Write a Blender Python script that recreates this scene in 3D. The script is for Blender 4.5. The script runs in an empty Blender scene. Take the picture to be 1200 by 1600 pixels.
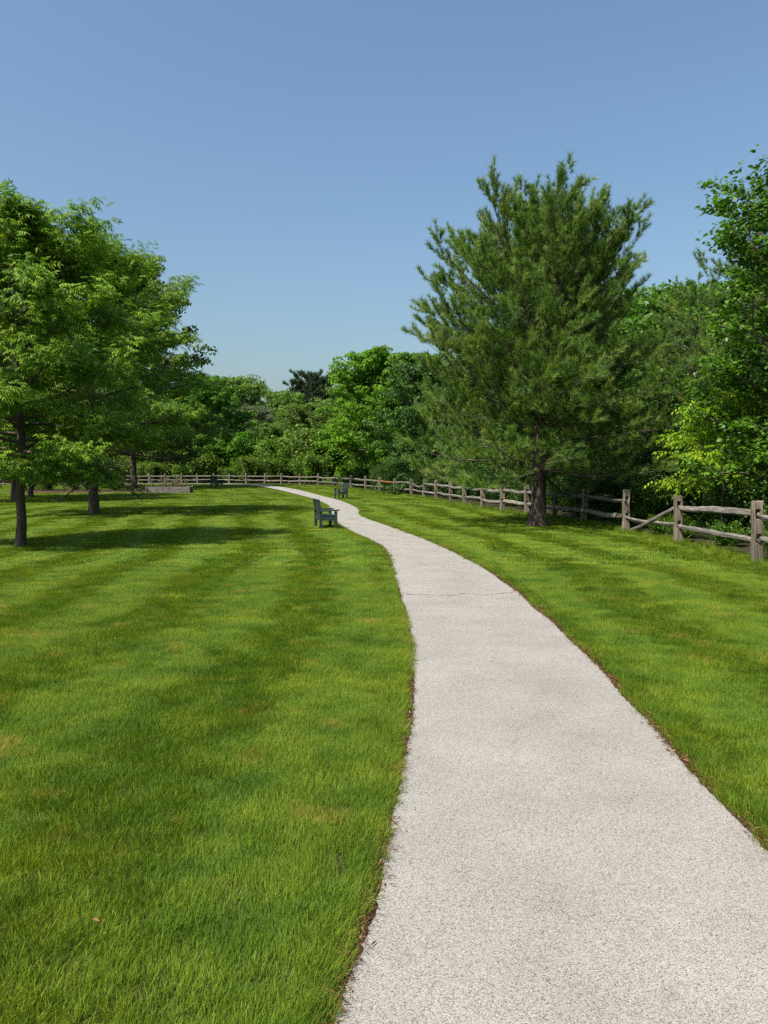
import bpy, bmesh, math, random
import numpy as np
from mathutils import Vector, Matrix

# ------------------------------------------------------------------ camera, sky, sun, exposure
scene = bpy.context.scene
COL = scene.collection
R = math.radians

cam_data = bpy.data.cameras.new("camera")
cam_data.sensor_fit = 'VERTICAL'
cam_data.sensor_height = 32.0
cam_data.lens = 24.0
cam_data.clip_start = 0.05
cam_data.clip_end = 3000
cam = bpy.data.objects.new("camera", cam_data)
COL.objects.link(cam)
cam.location = (0, 0, 1.65)
cam.rotation_euler = (R(90) - math.atan(64 / 1200), 0, 0)
scene.camera = cam

SUN_EL = 54.0
SHADOW = Vector((0.72, 0.69, 0)).normalized()          # the way shadows fall on the ground
world = bpy.data.worlds.new("World")
scene.world = world
world.use_nodes = True
wn = world.node_tree
bg = wn.nodes["Background"]
sky = wn.nodes.new("ShaderNodeTexSky")
sky.sky_type = 'NISHITA'
sky.sun_disc = False
sky.sun_elevation = R(SUN_EL)
sky.sun_rotation = math.atan2(-SHADOW.x, -SHADOW.y)
sky.altitude = 0
sky.air_density = 1.5
sky.dust_density = 3.0
sky.ozone_density = 6.0
wb = wn.nodes.new("ShaderNodeMix")                    # white balance of the whole sky
wb.data_type = 'RGBA'; wb.blend_type = 'MULTIPLY'
wb.inputs[0].default_value = 1.0
wb.inputs[7].default_value = (0.97, 1.0, 0.99, 1.0)
wn.links.new(sky.outputs[0], wb.inputs[6])
wn.links.new(wb.outputs[2], bg.inputs[0])
bg.inputs[1].default_value = 0.104

sun_data = bpy.data.lights.new("sun", 'SUN')
sun_data.energy = 5.0
sun_data.angle = R(0.53)
sun_data.color = (1.0, 0.95, 0.86)
sun = bpy.data.objects.new("sun", sun_data)
COL.objects.link(sun)
ldir = Vector((SHADOW.x * math.cos(R(SUN_EL)), SHADOW.y * math.cos(R(SUN_EL)), -math.sin(R(SUN_EL))))
sun.rotation_euler = ldir.to_track_quat('-Z', 'Y').to_euler()
sun.location = (-20, -20, 40)

vs = scene.view_settings
scene.display_settings.display_device = 'sRGB'
vs.view_transform = 'Standard'
vs.look = 'None'
vs.exposure = 0.6
vs.gamma = 1.0
vs.use_curve_mapping = False
scene.cycles.max_bounces = 8
scene.cycles.diffuse_bounces = 3
scene.cycles.glossy_bounces = 2
scene.cycles.transmission_bounces = 4
scene.cycles.transparent_max_bounces = 4
scene.cycles.use_denoising = False

# ------------------------------------------------------------------ small helpers
def tag(o, label=None, cat=None, group=None, kind=None):
    if label: o["label"] = label
    if cat: o["category"] = cat
    if group: o["group"] = group
    if kind: o["kind"] = kind
    return o

def empty(name, loc=(0, 0, 0), rz=0.0):
    o = bpy.data.objects.new(name, None)
    COL.objects.link(o)
    o.empty_display_size = 0.2
    o.location = loc
    o.rotation_euler = (0, 0, rz)
    return o

def link(name, me, mat=None, parent=None):
    o = bpy.data.objects.new(name, me)
    COL.objects.link(o)
    if mat is not None and len(me.materials) == 0:
        me.materials.append(mat)
    if parent is not None:
        o.parent = parent
    return o

def copy_tree(o, parent=None):
    c = o.copy()
    COL.objects.link(c)
    c.parent = parent
    for ch in o.children:
        copy_tree(ch, c)
    return c

def mesh_np(name, verts, faces, smooth=False, attrs=None):
    """verts (n,3), faces (m,k) with the same k for every face"""
    verts = np.ascontiguousarray(verts, dtype=np.float32)
    faces = np.ascontiguousarray(faces, dtype=np.int32)
    me = bpy.data.meshes.new(name)
    k = faces.shape[1]
    me.vertices.add(len(verts))
    me.vertices.foreach_set("co", verts.ravel())
    me.loops.add(faces.size)
    me.loops.foreach_set("vertex_index", faces.ravel())
    me.polygons.add(len(faces))
    me.polygons.foreach_set("loop_start", np.arange(0, faces.size, k, dtype=np.int32))
    if smooth:
        me.polygons.foreach_set("use_smooth", np.ones(len(faces), dtype=bool))
    for an, av in (attrs or {}).items():
        a = me.attributes.new(an, 'FLOAT', 'POINT')
        a.data.foreach_set("value", np.ascontiguousarray(av, dtype=np.float32))
    me.update(calc_edges=True)
    me.validate()
    return me

def norm(v):
    return v / (np.linalg.norm(v, axis=-1, keepdims=True) + 1e-9)

# ------------------------------------------------------------------ materials
def new_mat(name):
    m = bpy.data.materials.new(name)
    m.use_nodes = True
    nt = m.node_tree
    for n in list(nt.nodes):
        nt.nodes.remove(n)
    return m, nt

def N(nt, t, **kw):
    n = nt.nodes.new(t)
    for k, v in kw.items():
        setattr(n, k, v)
    return n

def ramp(nt, stops, interp='LINEAR'):
    n = nt.nodes.new("ShaderNodeValToRGB")
    n.color_ramp.interpolation = interp
    e = n.color_ramp.elements
    while len(e) < len(stops):
        e.new(0.5)
    for el, (p, c) in zip(e, stops):
        el.position = p
        el.color = (c[0], c[1], c[2], 1)
    return n

def noise(nt, vec, scale, detail=3.0, rough=0.55):
    n = nt.nodes.new("ShaderNodeTexNoise")
    n.inputs["Scale"].default_value = scale
    n.inputs["Detail"].default_value = detail
    n.inputs["Roughness"].default_value = rough
    if vec is not None:
        nt.links.new(vec, n.inputs["Vector"])
    return n

def mixc(nt, fac, a, b, blend='MIX'):
    n = nt.nodes.new("ShaderNodeMix")
    n.data_type = 'RGBA'
    n.blend_type = blend
    for s, v in ((0, fac), (6, a), (7, b)):
        if isinstance(v, (int, float)):
            n.inputs[s].default_value = v
        elif isinstance(v, tuple):
            n.inputs[s].default_value = (v[0], v[1], v[2], 1)
        else:
            nt.links.new(v, n.inputs[s])
    return n.outputs[2]

def leaf_mat(name, stops, translucent=0.38, rough=0.55, spec=0.22, tcol=(1.15, 1.25, 0.55), nscale=0.0, nmix=None):
    m, nt = new_mat(name)
    at = N(nt, "ShaderNodeAttribute", attribute_name="tint")
    rp = ramp(nt, stops)
    nt.links.new(at.outputs["Fac"], rp.inputs[0])
    col = rp.outputs[0]
    pr = N(nt, "ShaderNodeBsdfPrincipled")
    nt.links.new(col, pr.inputs["Base Color"])
    pr.inputs["Roughness"].default_value = rough
    pr.inputs["Specular IOR Level"].default_value = spec
    tr = N(nt, "ShaderNodeBsdfTranslucent")
    tc = mixc(nt, 1.0, col, tcol, 'MULTIPLY')
    nt.links.new(tc, tr.inputs[0])
    mx = N(nt, "ShaderNodeMixShader")
    mx.inputs[0].default_value = translucent
    nt.links.new(pr.outputs[0], mx.inputs[1])
    nt.links.new(tr.outputs[0], mx.inputs[2])
    out = N(nt, "ShaderNodeOutputMaterial")
    nt.links.new(mx.outputs[0], out.inputs[0])
    return m

def surf_mat(name, stops, scale=(1, 1, 1), nscale=6.0, detail=6.0, bump=0.3, bdist=0.01, rough=0.85, coords="Object", spec=0.2, fine=None):
    m, nt = new_mat(name)
    tc = N(nt, "ShaderNodeTexCoord")
    mp = N(nt, "ShaderNodeMapping")
    mp.inputs["Scale"].default_value = scale
    oi = N(nt, "ShaderNodeObjectInfo")
    ad = N(nt, "ShaderNodeVectorMath", operation='ADD')
    sc_ = N(nt, "ShaderNodeVectorMath", operation='SCALE')
    cmb = N(nt, "ShaderNodeCombineXYZ")
    for i in range(3):
        nt.links.new(oi.outputs["Random"], cmb.inputs[i])
    nt.links.new(cmb.outputs[0], sc_.inputs[0])
    sc_.inputs["Scale"].default_value = 37.0
    nt.links.new(tc.outputs[coords], ad.inputs[0])
    nt.links.new(sc_.outputs[0], ad.inputs[1])
    nt.links.new(ad.outputs[0], mp.inputs[0])
    nz = noise(nt, mp.outputs[0], nscale, detail, 0.6)
    rp = ramp(nt, stops)
    nt.links.new(nz.outputs[0], rp.inputs[0])
    col = rp.outputs[0]
    big = noise(nt, ad.outputs[0], 2.3, 2.0)
    br = ramp(nt, [(0.3, (0.72, 0.72, 0.72)), (0.7, (1.15, 1.12, 1.08))])
    nt.links.new(big.outputs[0], br.inputs[0])
    col = mixc(nt, 1.0, col, br.outputs[0], 'MULTIPLY')
    pr = N(nt, "ShaderNodeBsdfPrincipled")
    nt.links.new(col, pr.inputs["Base Color"])
    pr.inputs["Roughness"].default_value = rough
    pr.inputs["Specular IOR Level"].default_value = spec
    bp = N(nt, "ShaderNodeBump")
    bp.inputs["Strength"].default_value = bump
    bp.inputs["Distance"].default_value = bdist
    nt.links.new(nz.outputs[0], bp.inputs["Height"])
    nt.links.new(bp.outputs[0], pr.inputs["Normal"])
    out = N(nt, "ShaderNodeOutputMaterial")
    nt.links.new(pr.outputs[0], out.inputs[0])
    return m

M = {}
M['bark'] = surf_mat("bark", [(0.3, (0.035, 0.027, 0.02)), (0.55, (0.10, 0.082, 0.062)), (0.75, (0.19, 0.17, 0.14))], (1, 1, 0.18), 22.0, 5.0, 0.9, 0.03)
M['pine_bark'] = surf_mat("pine_bark", [(0.3, (0.03, 0.022, 0.017)), (0.55, (0.10, 0.075, 0.058)), (0.8, (0.17, 0.14, 0.115))], (1, 1, 0.3), 14.0, 5.0, 1.0, 0.05)
M['twig'] = surf_mat("twig_bark", [(0.3, (0.06, 0.05, 0.036)), (0.7, (0.16, 0.14, 0.10))], (1, 1, 1), 10.0)
M['rail'] = surf_mat("weathered_rail", [(0.28, (0.055, 0.047, 0.038)), (0.48, (0.165, 0.150, 0.128)), (0.72, (0.33, 0.305, 0.265))], (0.5, 7, 7), 5.0, 7.0, 0.8, 0.02)
M['post'] = surf_mat("weathered_post", [(0.28, (0.060, 0.046, 0.034)), (0.5, (0.175, 0.142, 0.108)), (0.72, (0.31, 0.265, 0.21))], (7, 7, 0.6), 4.0, 7.0, 0.7, 0.02)
M['new_rail'] = surf_mat("fresh_cedar_rail", [(0.3, (0.16, 0.062, 0.026)), (0.7, (0.28, 0.115, 0.045))], (0.5, 7, 7), 5.0, 6.0, 0.5, 0.015)
M['dark_post'] = surf_mat("dark_stained_post", [(0.3, (0.012, 0.012, 0.014)), (0.7, (0.035, 0.034, 0.036))], (7, 7, 0.6), 4.0)
M['bench'] = surf_mat("bench_paint", [(0.35, (0.017, 0.034, 0.031)), (0.65, (0.027, 0.048, 0.043))], (6, 6, 0.8), 5.0, 5.0, 0.25, 0.004, 0.42, spec=0.5)
M['planter'] = surf_mat("planter_timber", [(0.28, (0.065, 0.055, 0.048)), (0.5, (0.165, 0.147, 0.132)), (0.74, (0.28, 0.258, 0.235))], (0.7, 6, 6), 4.0, 7.0, 0.6, 0.02)
M['soil'] = surf_mat("soil", [(0.3, (0.030, 0.018, 0.011)), (0.55, (0.090, 0.052, 0.030)), (0.8, (0.19, 0.10, 0.05))], (1, 1, 1), 40.0, 6.0, 0.8, 0.02, 0.95)
M['mulch'] = surf_mat("mulch", [(0.3, (0.032, 0.019, 0.013)), (0.6, (0.085, 0.045, 0.030)), (0.8, (0.14, 0.08, 0.052))], (1, 1, 1), 18.0, 6.0, 1.0, 0.04, 0.95)
M['forest_floor'] = surf_mat("forest_floor", [(0.3, (0.015, 0.018, 0.008)), (0.55, (0.045, 0.042, 0.018)), (0.8, (0.075, 0.085, 0.025))], (1, 1, 1), 4.0, 6.0, 0.6, 0.05, 0.95)
M['ground'] = surf_mat("turf_soil", [(0.3, (0.022, 0.026, 0.007)), (0.5, (0.050, 0.060, 0.012)), (0.75, (0.12, 0.105, 0.03))], (1, 1, 1), 60.0, 8.0, 1.0, 0.02, 0.95)

M['leaf_hickory'] = leaf_mat("leaf_hickory", [(0.0, (0.064, 0.140, 0.012)), (0.5, (0.122, 0.228, 0.018)), (0.9, (0.205, 0.325, 0.026)), (1.0, (0.25, 0.34, 0.035))])
M['leaf_oak'] = leaf_mat("leaf_mixed", [(0.0, (0.045, 0.090, 0.012)), (0.5, (0.090, 0.150, 0.020)), (0.85, (0.150, 0.21, 0.035)), (1.0, (0.22, 0.20, 0.07))])
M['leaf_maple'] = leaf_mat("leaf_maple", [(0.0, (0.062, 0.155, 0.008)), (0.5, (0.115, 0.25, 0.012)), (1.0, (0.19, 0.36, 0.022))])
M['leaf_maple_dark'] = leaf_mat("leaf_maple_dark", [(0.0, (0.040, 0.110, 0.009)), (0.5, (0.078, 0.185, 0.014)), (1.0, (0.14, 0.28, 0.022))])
M['leaf_wood'] = leaf_mat("leaf_woodland", [(0.0, (0.068, 0.135, 0.018)), (0.5, (0.12, 0.212, 0.030)), (1.0, (0.185, 0.29, 0.045))])
M['leaf_grey'] = leaf_mat("leaf_greyish", [(0.0, (0.075, 0.110, 0.050)), (0.5, (0.115, 0.150, 0.070)), (1.0, (0.17, 0.20, 0.095))])
M['leaf_olive'] = leaf_mat("leaf_olive", [(0.0, (0.065, 0.118, 0.016)), (0.5, (0.11, 0.178, 0.026)), (1.0, (0.175, 0.25, 0.04))])
M['leaf_pear'] = leaf_mat("leaf_pear", [(0.0, (0.040, 0.105, 0.010)), (0.5, (0.075, 0.170, 0.014)), (1.0, (0.140, 0.260, 0.022))], 0.36, 0.42, 0.35)
M['leaf_lime'] = leaf_mat("leaf_lime", [(0.0, (0.115, 0.230, 0.008)), (0.5, (0.21, 0.335, 0.012)), (1.0, (0.33, 0.44, 0.022))], 0.45)
M['leaf_shrub'] = leaf_mat("leaf_shrub", [(0.0, (0.028, 0.070, 0.012)), (0.5, (0.052, 0.115, 0.018)), (1.0, (0.095, 0.175, 0.028))], 0.34, 0.5, 0.25)
M['leaf_red'] = leaf_mat("leaf_red", [(0.0, (0.045, 0.010, 0.010)), (0.5, (0.085, 0.018, 0.016)), (1.0, (0.15, 0.035, 0.022))], 0.35)
M['needle'] = leaf_mat("needle", [(0.0, (0.056, 0.120, 0.026)), (0.45, (0.125, 0.215, 0.038)), (0.85, (0.23, 0.32, 0.056)), (1.0, (0.31, 0.36, 0.085))], 0.36, 0.4, 0.4, (1.1, 1.2, 0.6))
M['needle_far'] = leaf_mat("needle_far", [(0.0, (0.030, 0.058, 0.030)), (0.5, (0.050, 0.085, 0.042)), (1.0, (0.085, 0.125, 0.056))], 0.25, 0.45, 0.35)
M['dry_stalk'] = leaf_mat("dry_stalk", [(0.0, (0.13, 0.10, 0.07)), (0.5, (0.23, 0.17, 0.125)), (1.0, (0.15, 0.19, 0.07))], 0.2)
M['litter'] = leaf_mat("litter", [(0.0, (0.05, 0.026, 0.014)), (0.45, (0.17, 0.075, 0.03)), (0.8, (0.33, 0.17, 0.075)), (1.0, (0.46, 0.33, 0.17))], 0.1, 0.7, 0.2, (1, 1, 1))

def grass_mat():
    m, nt = new_mat("grass_blade")
    geo = N(nt, "ShaderNodeNewGeometry")
    at = N(nt, "ShaderNodeAttribute", attribute_name="tint")
    rp = ramp(nt, [(0.0, (0.062, 0.122, 0.010)), (0.5, (0.138, 0.222, 0.015)), (1.0, (0.235, 0.335, 0.028))])
    nt.links.new(at.outputs["Fac"], rp.inputs[0])
    col = rp.outputs[0]
    # lush and thin patches of the turf itself
    n1 = noise(nt, geo.outputs["Position"], 1.15, 3.0, 0.6)
    r1 = ramp(nt, [(0.34, (0.72, 0.82, 0.8)), (0.50, (1.0, 1.0, 1.0)), (0.66, (1.22, 1.10, 1.03))])
    nt.links.new(n1.outputs[0], r1.inputs[0])
    col = mixc(nt, 1.0, col, r1.outputs[0], 'MULTIPLY')
    n3 = noise(nt, geo.outputs["Position"], 0.32, 2.0, 0.5)
    r3 = ramp(nt, [(0.35, (0.92, 0.95, 0.95)), (0.65, (1.15, 1.06, 1.0))])
    nt.links.new(n3.outputs[0], r3.inputs[0])
    col = mixc(nt, 1.0, col, r3.outputs[0], 'MULTIPLY')
    n4 = noise(nt, geo.outputs["Position"], 2.7, 2.0, 0.5)
    r4 = ramp(nt, [(0.36, (0.74, 0.83, 0.8)), (0.52, (1.0, 1.0, 1.0)), (0.66, (1.12, 1.05, 1.0))])
    nt.links.new(n4.outputs[0], r4.inputs[0])
    col = mixc(nt, 1.0, col, r4.outputs[0], 'MULTIPLY')
    # dry straw patches
    n2 = noise(nt, geo.outputs["Position"], 1.9, 4.0, 0.65)
    r2 = ramp(nt, [(0.585, (0, 0, 0)), (0.69, (0.8, 0.8, 0.8))])
    nt.links.new(n2.outputs[0], r2.inputs[0])
    col = mixc(nt, r2.outputs[0], col, (0.27, 0.24, 0.035))
    pr = N(nt, "ShaderNodeBsdfPrincipled")
    nt.links.new(col, pr.inputs["Base Color"])
    pr.inputs["Roughness"].default_value = 0.55
    pr.inputs["Specular IOR Level"].default_value = 0.18
    tr = N(nt, "ShaderNodeBsdfTranslucent")
    nt.links.new(mixc(nt, 1.0, col, (1.2, 1.2, 0.5), 'MULTIPLY'), tr.inputs[0])
    mx = N(nt, "ShaderNodeMixShader")
    mx.inputs[0].default_value = 0.35
    nt.links.new(pr.outputs[0], mx.inputs[1])
    nt.links.new(tr.outputs[0], mx.inputs[2])
    out = N(nt, "ShaderNodeOutputMaterial")
    nt.links.new(mx.outputs[0], out.inputs[0])
    return m
M['grass'] = grass_mat()

def path_mat():
    m, nt = new_mat("exposed_aggregate")
    geo = N(nt, "ShaderNodeNewGeometry")
    pos = geo.outputs["Position"]
    v = N(nt, "ShaderNodeTexVoronoi", voronoi_dimensions='2D')
    v.inputs["Scale"].default_value = 245.0
    nt.links.new(pos, v.inputs["Vector"])
    sep = N(nt, "ShaderNodeSeparateColor")
    nt.links.new(v.outputs["Color"], sep.inputs[0])
    rp = ramp(nt, [(0.0, (0.11, 0.095, 0.077)), (0.12, (0.24, 0.213, 0.18)), (0.3, (0.35, 0.326, 0.286)), (0.7, (0.422, 0.398, 0.354)), (1.0, (0.505, 0.48, 0.435))])
    nt.links.new(sep.outputs[0], rp.inputs[0])
    ve = N(nt, "ShaderNodeTexVoronoi", voronoi_dimensions='2D', feature='DISTANCE_TO_EDGE')
    ve.inputs["Scale"].default_value = 245.0
    nt.links.new(pos, ve.inputs["Vector"])
    # binder between the stones, more of it where stones were lost
    nz = noise(nt, pos, 150.0, 3.0, 0.7)
    ma = N(nt, "ShaderNodeMath", operation='MULTIPLY_ADD')
    nt.links.new(nz.outputs[0], ma.inputs[0])
    ma.inputs[1].default_value = -0.34
    ma.inputs[2].default_value = 0.13
    su = N(nt, "ShaderNodeMath", operation='ADD')
    nt.links.new(ve.outputs[0], su.inputs[0])
    nt.links.new(ma.outputs[0], su.inputs[1])
    er = ramp(nt, [(0.0, (1, 1, 1)), (0.09, (0, 0, 0))])
    nt.links.new(su.outputs[0], er.inputs[0])
    col = mixc(nt, er.outputs[0], rp.outputs[0], (0.10, 0.09, 0.08))
    b1 = noise(nt, pos, 1.3, 4.0, 0.6)
    br = ramp(nt, [(0.3, (0.86, 0.85, 0.83)), (0.7, (1.09, 1.085, 1.08))])
    nt.links.new(b1.outputs[0], br.inputs[0])
    col = mixc(nt, 1.0, col, br.outputs[0], 'MULTIPLY')
    # dark scuffs
    b2 = noise(nt, pos, 3.1, 5.0, 0.75)
    b2r = ramp(nt, [(0.60, (1, 1, 1)), (0.72, (0.74, 0.72, 0.69))])
    nt.links.new(b2.outputs[0], b2r.inputs[0])
    col = mixc(nt, 1.0, col, b2r.outputs[0], 'MULTIPLY')
    pr = N(nt, "ShaderNodeBsdfPrincipled")
    nt.links.new(col, pr.inputs["Base Color"])
    pr.inputs["Roughness"].default_value = 0.8
    pr.inputs["Specular IOR Level"].default_value = 0.25
    bp = N(nt, "ShaderNodeBump")
    bp.inputs["Strength"].default_value = 0.55
    bp.inputs["Distance"].default_value = 0.004
    nt.links.new(su.outputs[0], bp.inputs["Height"])
    nt.links.new(bp.outputs[0], pr.inputs["Normal"])
    out = N(nt, "ShaderNodeOutputMaterial")
    nt.links.new(pr.outputs[0], out.inputs[0])
    return m
M['path'] = path_mat()

# ------------------------------------------------------------------ curves of the place (metres; camera stands over the origin, +Y ahead)
PATH_L = np.array([(-0.75, -3.0), (-0.45, 0.0), (-0.14, 2.21), (-0.02, 2.9), (0.11, 4.19), (0.22, 5.68), (0.26, 7.73), (0.21, 10.15), (0.13, 13.24), (0.02, 15.93), (-0.22, 17.6), (-0.51, 19.0), (-0.95, 21.0), (-1.35, 23.3), (-1.75, 26.04), (-1.98, 28.69), (-2.30, 32.5), (-2.69, 36.68), (-3.70, 43.08), (-4.84, 48.34), (-8.11, 61.0), (-12.4, 73.2), (-16.8, 80.0), (-22.5, 83.0), (-30.0, 83.2), (-46.0, 80.5)])
PATH_R = np.array([(1.20, -3.0), (1.45, 0.0), (1.60, 2.3), (1.66, 3.23), (1.68, 4.29), (1.75, 5.44), (1.81, 7.16), (1.82, 8.58), (1.79, 10.7), (1.66, 13.24), (1.30, 16.32), (0.94, 18.64), (0.58, 20.6), (0.0, 23.55), (-0.43, 25.7), (-0.76, 27.49), (-0.93, 29.11), (-1.02, 31.8), (-1.41, 36.01), (-2.36, 42.16), (-3.42, 47.19), (-6.67, 61.4), (-11.0, 73.9), (-15.5, 81.6), (-22.0, 85.0), (-30.0, 85.3), (-46.0, 82.6)])

def catmull(P, step):
    P = np.asarray(P, float)
    out = []
    Q = np.vstack([2 * P[0] - P[1], P, 2 * P[-1] - P[-2]])
    for i in range(1, len(Q) - 2):
        n = max(2, int(np.linalg.norm(Q[i + 1] - Q[i]) / step))
        t = np.linspace(0, 1, n, endpoint=False)[:, None]
        a, b, c, d = Q[i - 1], Q[i], Q[i + 1], Q[i + 2]
        out.append(0.5 * ((2 * b) + (-a + c) * t + (2 * a - 5 * b + 4 * c - d) * t ** 2 + (-a + 3 * b - 3 * c + d) * t ** 3))
    out.append(P[-1:])
    return np.vstack(out)

def resample(P, n):
    s = np.concatenate([[0], np.cumsum(np.linalg.norm(np.diff(P, axis=0), axis=1))])
    t = np.linspace(0, s[-1], n)
    return np.stack([np.interp(t, s, P[:, k]) for k in range(P.shape[1])], 1)

EDGE_L = catmull(PATH_L, 0.15)
EDGE_R = catmull(PATH_R, 0.15)
FENCE = [(6.69, 9.9), (6.69, 13.7), (6.67, 17.33), (6.49, 20.6), (6.27, 24.13), (5.94, 26.74), (5.38, 28.9), (4.81, 31.18), (4.31, 33.57), (3.86, 36.68), (3.44, 39.62), (2.94, 43.3), (2.41, 46.5), (1.78, 50.0), (0.73, 54.5), (-0.34, 58.5), (-1.5, 62.2), (-2.88, 66.6), (-4.5, 71.0), (-6.48, 75.5), (-8.67, 79.5), (-11.0, 82.5), (-13.1, 84.5), (-15.5, 86.5), (-17.6, 87.5), (-19.5, 88.0), (-21.4, 88.2), (-23.2, 88.2), (-25.1, 88.1), (-26.9, 88.0), (-28.6, 87.8), (-30.2, 87.6), (-32.4, 87.2), (-34.8, 86.8), (-37.2, 86.4), (-39.8, 86.0), (-42.4, 85.6), (-45.0, 85.2)]
FENCE = np.array(FENCE)

def seg_dist(P, L):
    """distance from points P (n,2) to polyline L, with the index of the nearest segment"""
    best = np.full(len(P), 1e9)
    idx = np.zeros(len(P), int)
    for i in range(len(L) - 1):
        a, b = L[i], L[i + 1]
        ab = b - a
        t = np.clip(((P - a) @ ab) / (ab @ ab + 1e-12), 0, 1)
        d = np.linalg.norm(P - (a + t[:, None] * ab), axis=1)
        m = d < best
        best[m] = d[m]
        idx[m] = i
    return best, idx

def inside(P, poly):
    x, y = P[:, 0], P[:, 1]
    r = np.zeros(len(P), bool)
    j = len(poly) - 1
    for i in range(len(poly)):
        xi, yi = poly[i]
        xj, yj = poly[j]
        c = ((yi > y) != (yj > y)) & (x < (xj - xi) * (y - yi) / (yj - yi + 1e-12) + xi)
        r ^= c
        j = i
    return r

def zt(y):
    """the far end of the lawn climbs by about 0.22 m"""
    t = np.clip((np.asarray(y, float) - 52.0) / 28.0, 0, 1)
    return .22 * t * t * (3 - 2 * t)

PATH_POLY = np.vstack([EDGE_L[::2], EDGE_R[::-2]])
LAWN_POLY = np.vstack([[(6.9, -4.0)], FENCE + np.array([0.25, 0.3]), [(-60.0, 85.0), (-60.0, -4.0)]])

# ------------------------------------------------------------------ ground
rng = np.random.default_rng(7)
g = 1500.0
gy = np.concatenate([[-g, 0], np.arange(50, 84, 1.0), [g]])
gv = np.array([(sx * g, y, float(zt(y))) for y in gy for sx in (-1, 1)])
gf = np.array([(2 * i, 2 * i + 1, 2 * i + 3, 2 * i + 2) for i in range(len(gy) - 1)])
ground = link("ground", mesh_np("ground", gv, gf), M['ground'])
tag(ground, "mown turf ground under the lawn and the woods", kind="structure")

ff = np.vstack([FENCE + np.array([0.45, 0.55]), [(-140, 86), (-140, 330), (150, 330), (150, 9.9)]])
bm = bmesh.new()
bm.faces.new([bm.verts.new((x, y, 0.03 + float(zt(y)))) for x, y in ff])
bmesh.ops.triangulate(bm, faces=bm.faces[:])
me = bpy.data.meshes.new("forest_floor"); bm.to_mesh(me); bm.free()
for p in me.polygons:
    if p.normal.z < 0: p.flip()
fo = link("forest_floor", me, M['forest_floor'])
tag(fo, "dark weedy woodland floor behind the rail fence", kind="structure")

def ribbon(name, A, B, z, mat, cols=4, rise=0.0):
    n = len(A)
    t = np.linspace(0, 1, cols)
    V = (A[:, None, :] * (1 - t)[None, :, None] + B[:, None, :] * t[None, :, None]).reshape(-1, 2)
    V = np.column_stack([V, z + rise * np.clip((V[:, 1] - 38) / 35, 0, 1) + zt(V[:, 1])])
    i = np.arange(n - 1)[:, None] * cols + np.arange(cols - 1)[None]
    Fq = np.stack([i, i + 1, i + cols + 1, i + cols], -1).reshape(-1, 4)
    return link(name, mesh_np(name, V, Fq), mat)

def wob(n, amp, seed, k=6):
    r = np.random.default_rng(seed)
    a = r.normal(0, 1, n)
    ker = np.exp(-0.5 * (np.arange(-3 * k, 3 * k + 1) / k) ** 2)
    a = np.convolve(a, ker / np.sqrt((ker ** 2).sum()), 'same')
    b = r.normal(0, 0.45, n)
    return amp * (a + b)

NP_ = 1600
def dense(E):
    # finer steps close by, coarser far away
    s = np.concatenate([[0], np.cumsum(np.linalg.norm(np.diff(E, axis=0), axis=1))])
    t = s[-1] * np.linspace(0, 1, NP_) ** 1.8
    return np.stack([np.interp(t, s, E[:, k]) for k in range(2)], 1)
DL, DR = dense(EDGE_L), dense(EDGE_R)
acr = norm(DR - DL)
path = ribbon("path", DL + acr * wob(NP_, 0.012, 1)[:, None], DR + acr * wob(NP_, 0.012, 2)[:, None], 0.014, M['path'], 6, .06)
tag(path, "pale exposed aggregate footpath winding across the lawn", kind="structure")
soil = ribbon("soil_edge", DL - acr * (0.12 + wob(NP_, 0.016, 3))[:, None], DR + acr * (0.11 + wob(NP_, 0.016, 4))[:, None], 0.006, M['soil'], 4, .055)
tag(soil, "thin strip of bare brown soil along the path edges", kind="structure")

# hairline cracks across the path
def crack(pts, w, seed):
    P = resample(catmull(np.array(pts), 0.05), 90)
    r = np.random.default_rng(seed)
    P = P + np.column_stack([r.normal(0, .004, 90), r.normal(0, .012, 90)])
    W = w * np.abs(r.normal(1.0, .5, 90))[:, None] * np.array([[0.0, 1.0]])
    o = ribbon("crack", P - W, P + W, 0.018, M['soil'], 2)
    o.parent = path
    return o
crack([(0.30, 10.12), (0.85, 10.05), (1.11, 10.2), (1.31, 10.06), (1.60, 10.22), (1.78, 10.3)], 0.006, 5)

# mulch bed at the left
bedpts = []
for k in range(40):
    a = 2 * math.pi * k / 40
    rr = 1 + 0.10 * math.sin(3 * a + 1) + 0.06 * math.sin(5 * a)
    bedpts.append((-24.6 + 5.6 * rr * math.cos(a), 60.5 + 3.2 * rr * math.sin(a)))
BED = np.array(bedpts)
bm = bmesh.new()
top = [bm.verts.new((x, y, float(zt(y)) - .02)) for x, y in bedpts]
mid = [bm.verts.new((-24.6 + (x + 24.6) * .85, 60.5 + (y - 60.5) * .85, 0.14)) for x, y in bedpts]
for k in range(40):
    bm.faces.new((top[k], top[(k + 1) % 40], mid[(k + 1) % 40], mid[k]))
bm.faces.new(mid)
me = bpy.data.meshes.new("mulch_bed"); bm.to_mesh(me); bm.free()
tag(link("mulch_bed", me, M['mulch']), "low mound of reddish brown mulch under shrubs", kind="structure")

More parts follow.
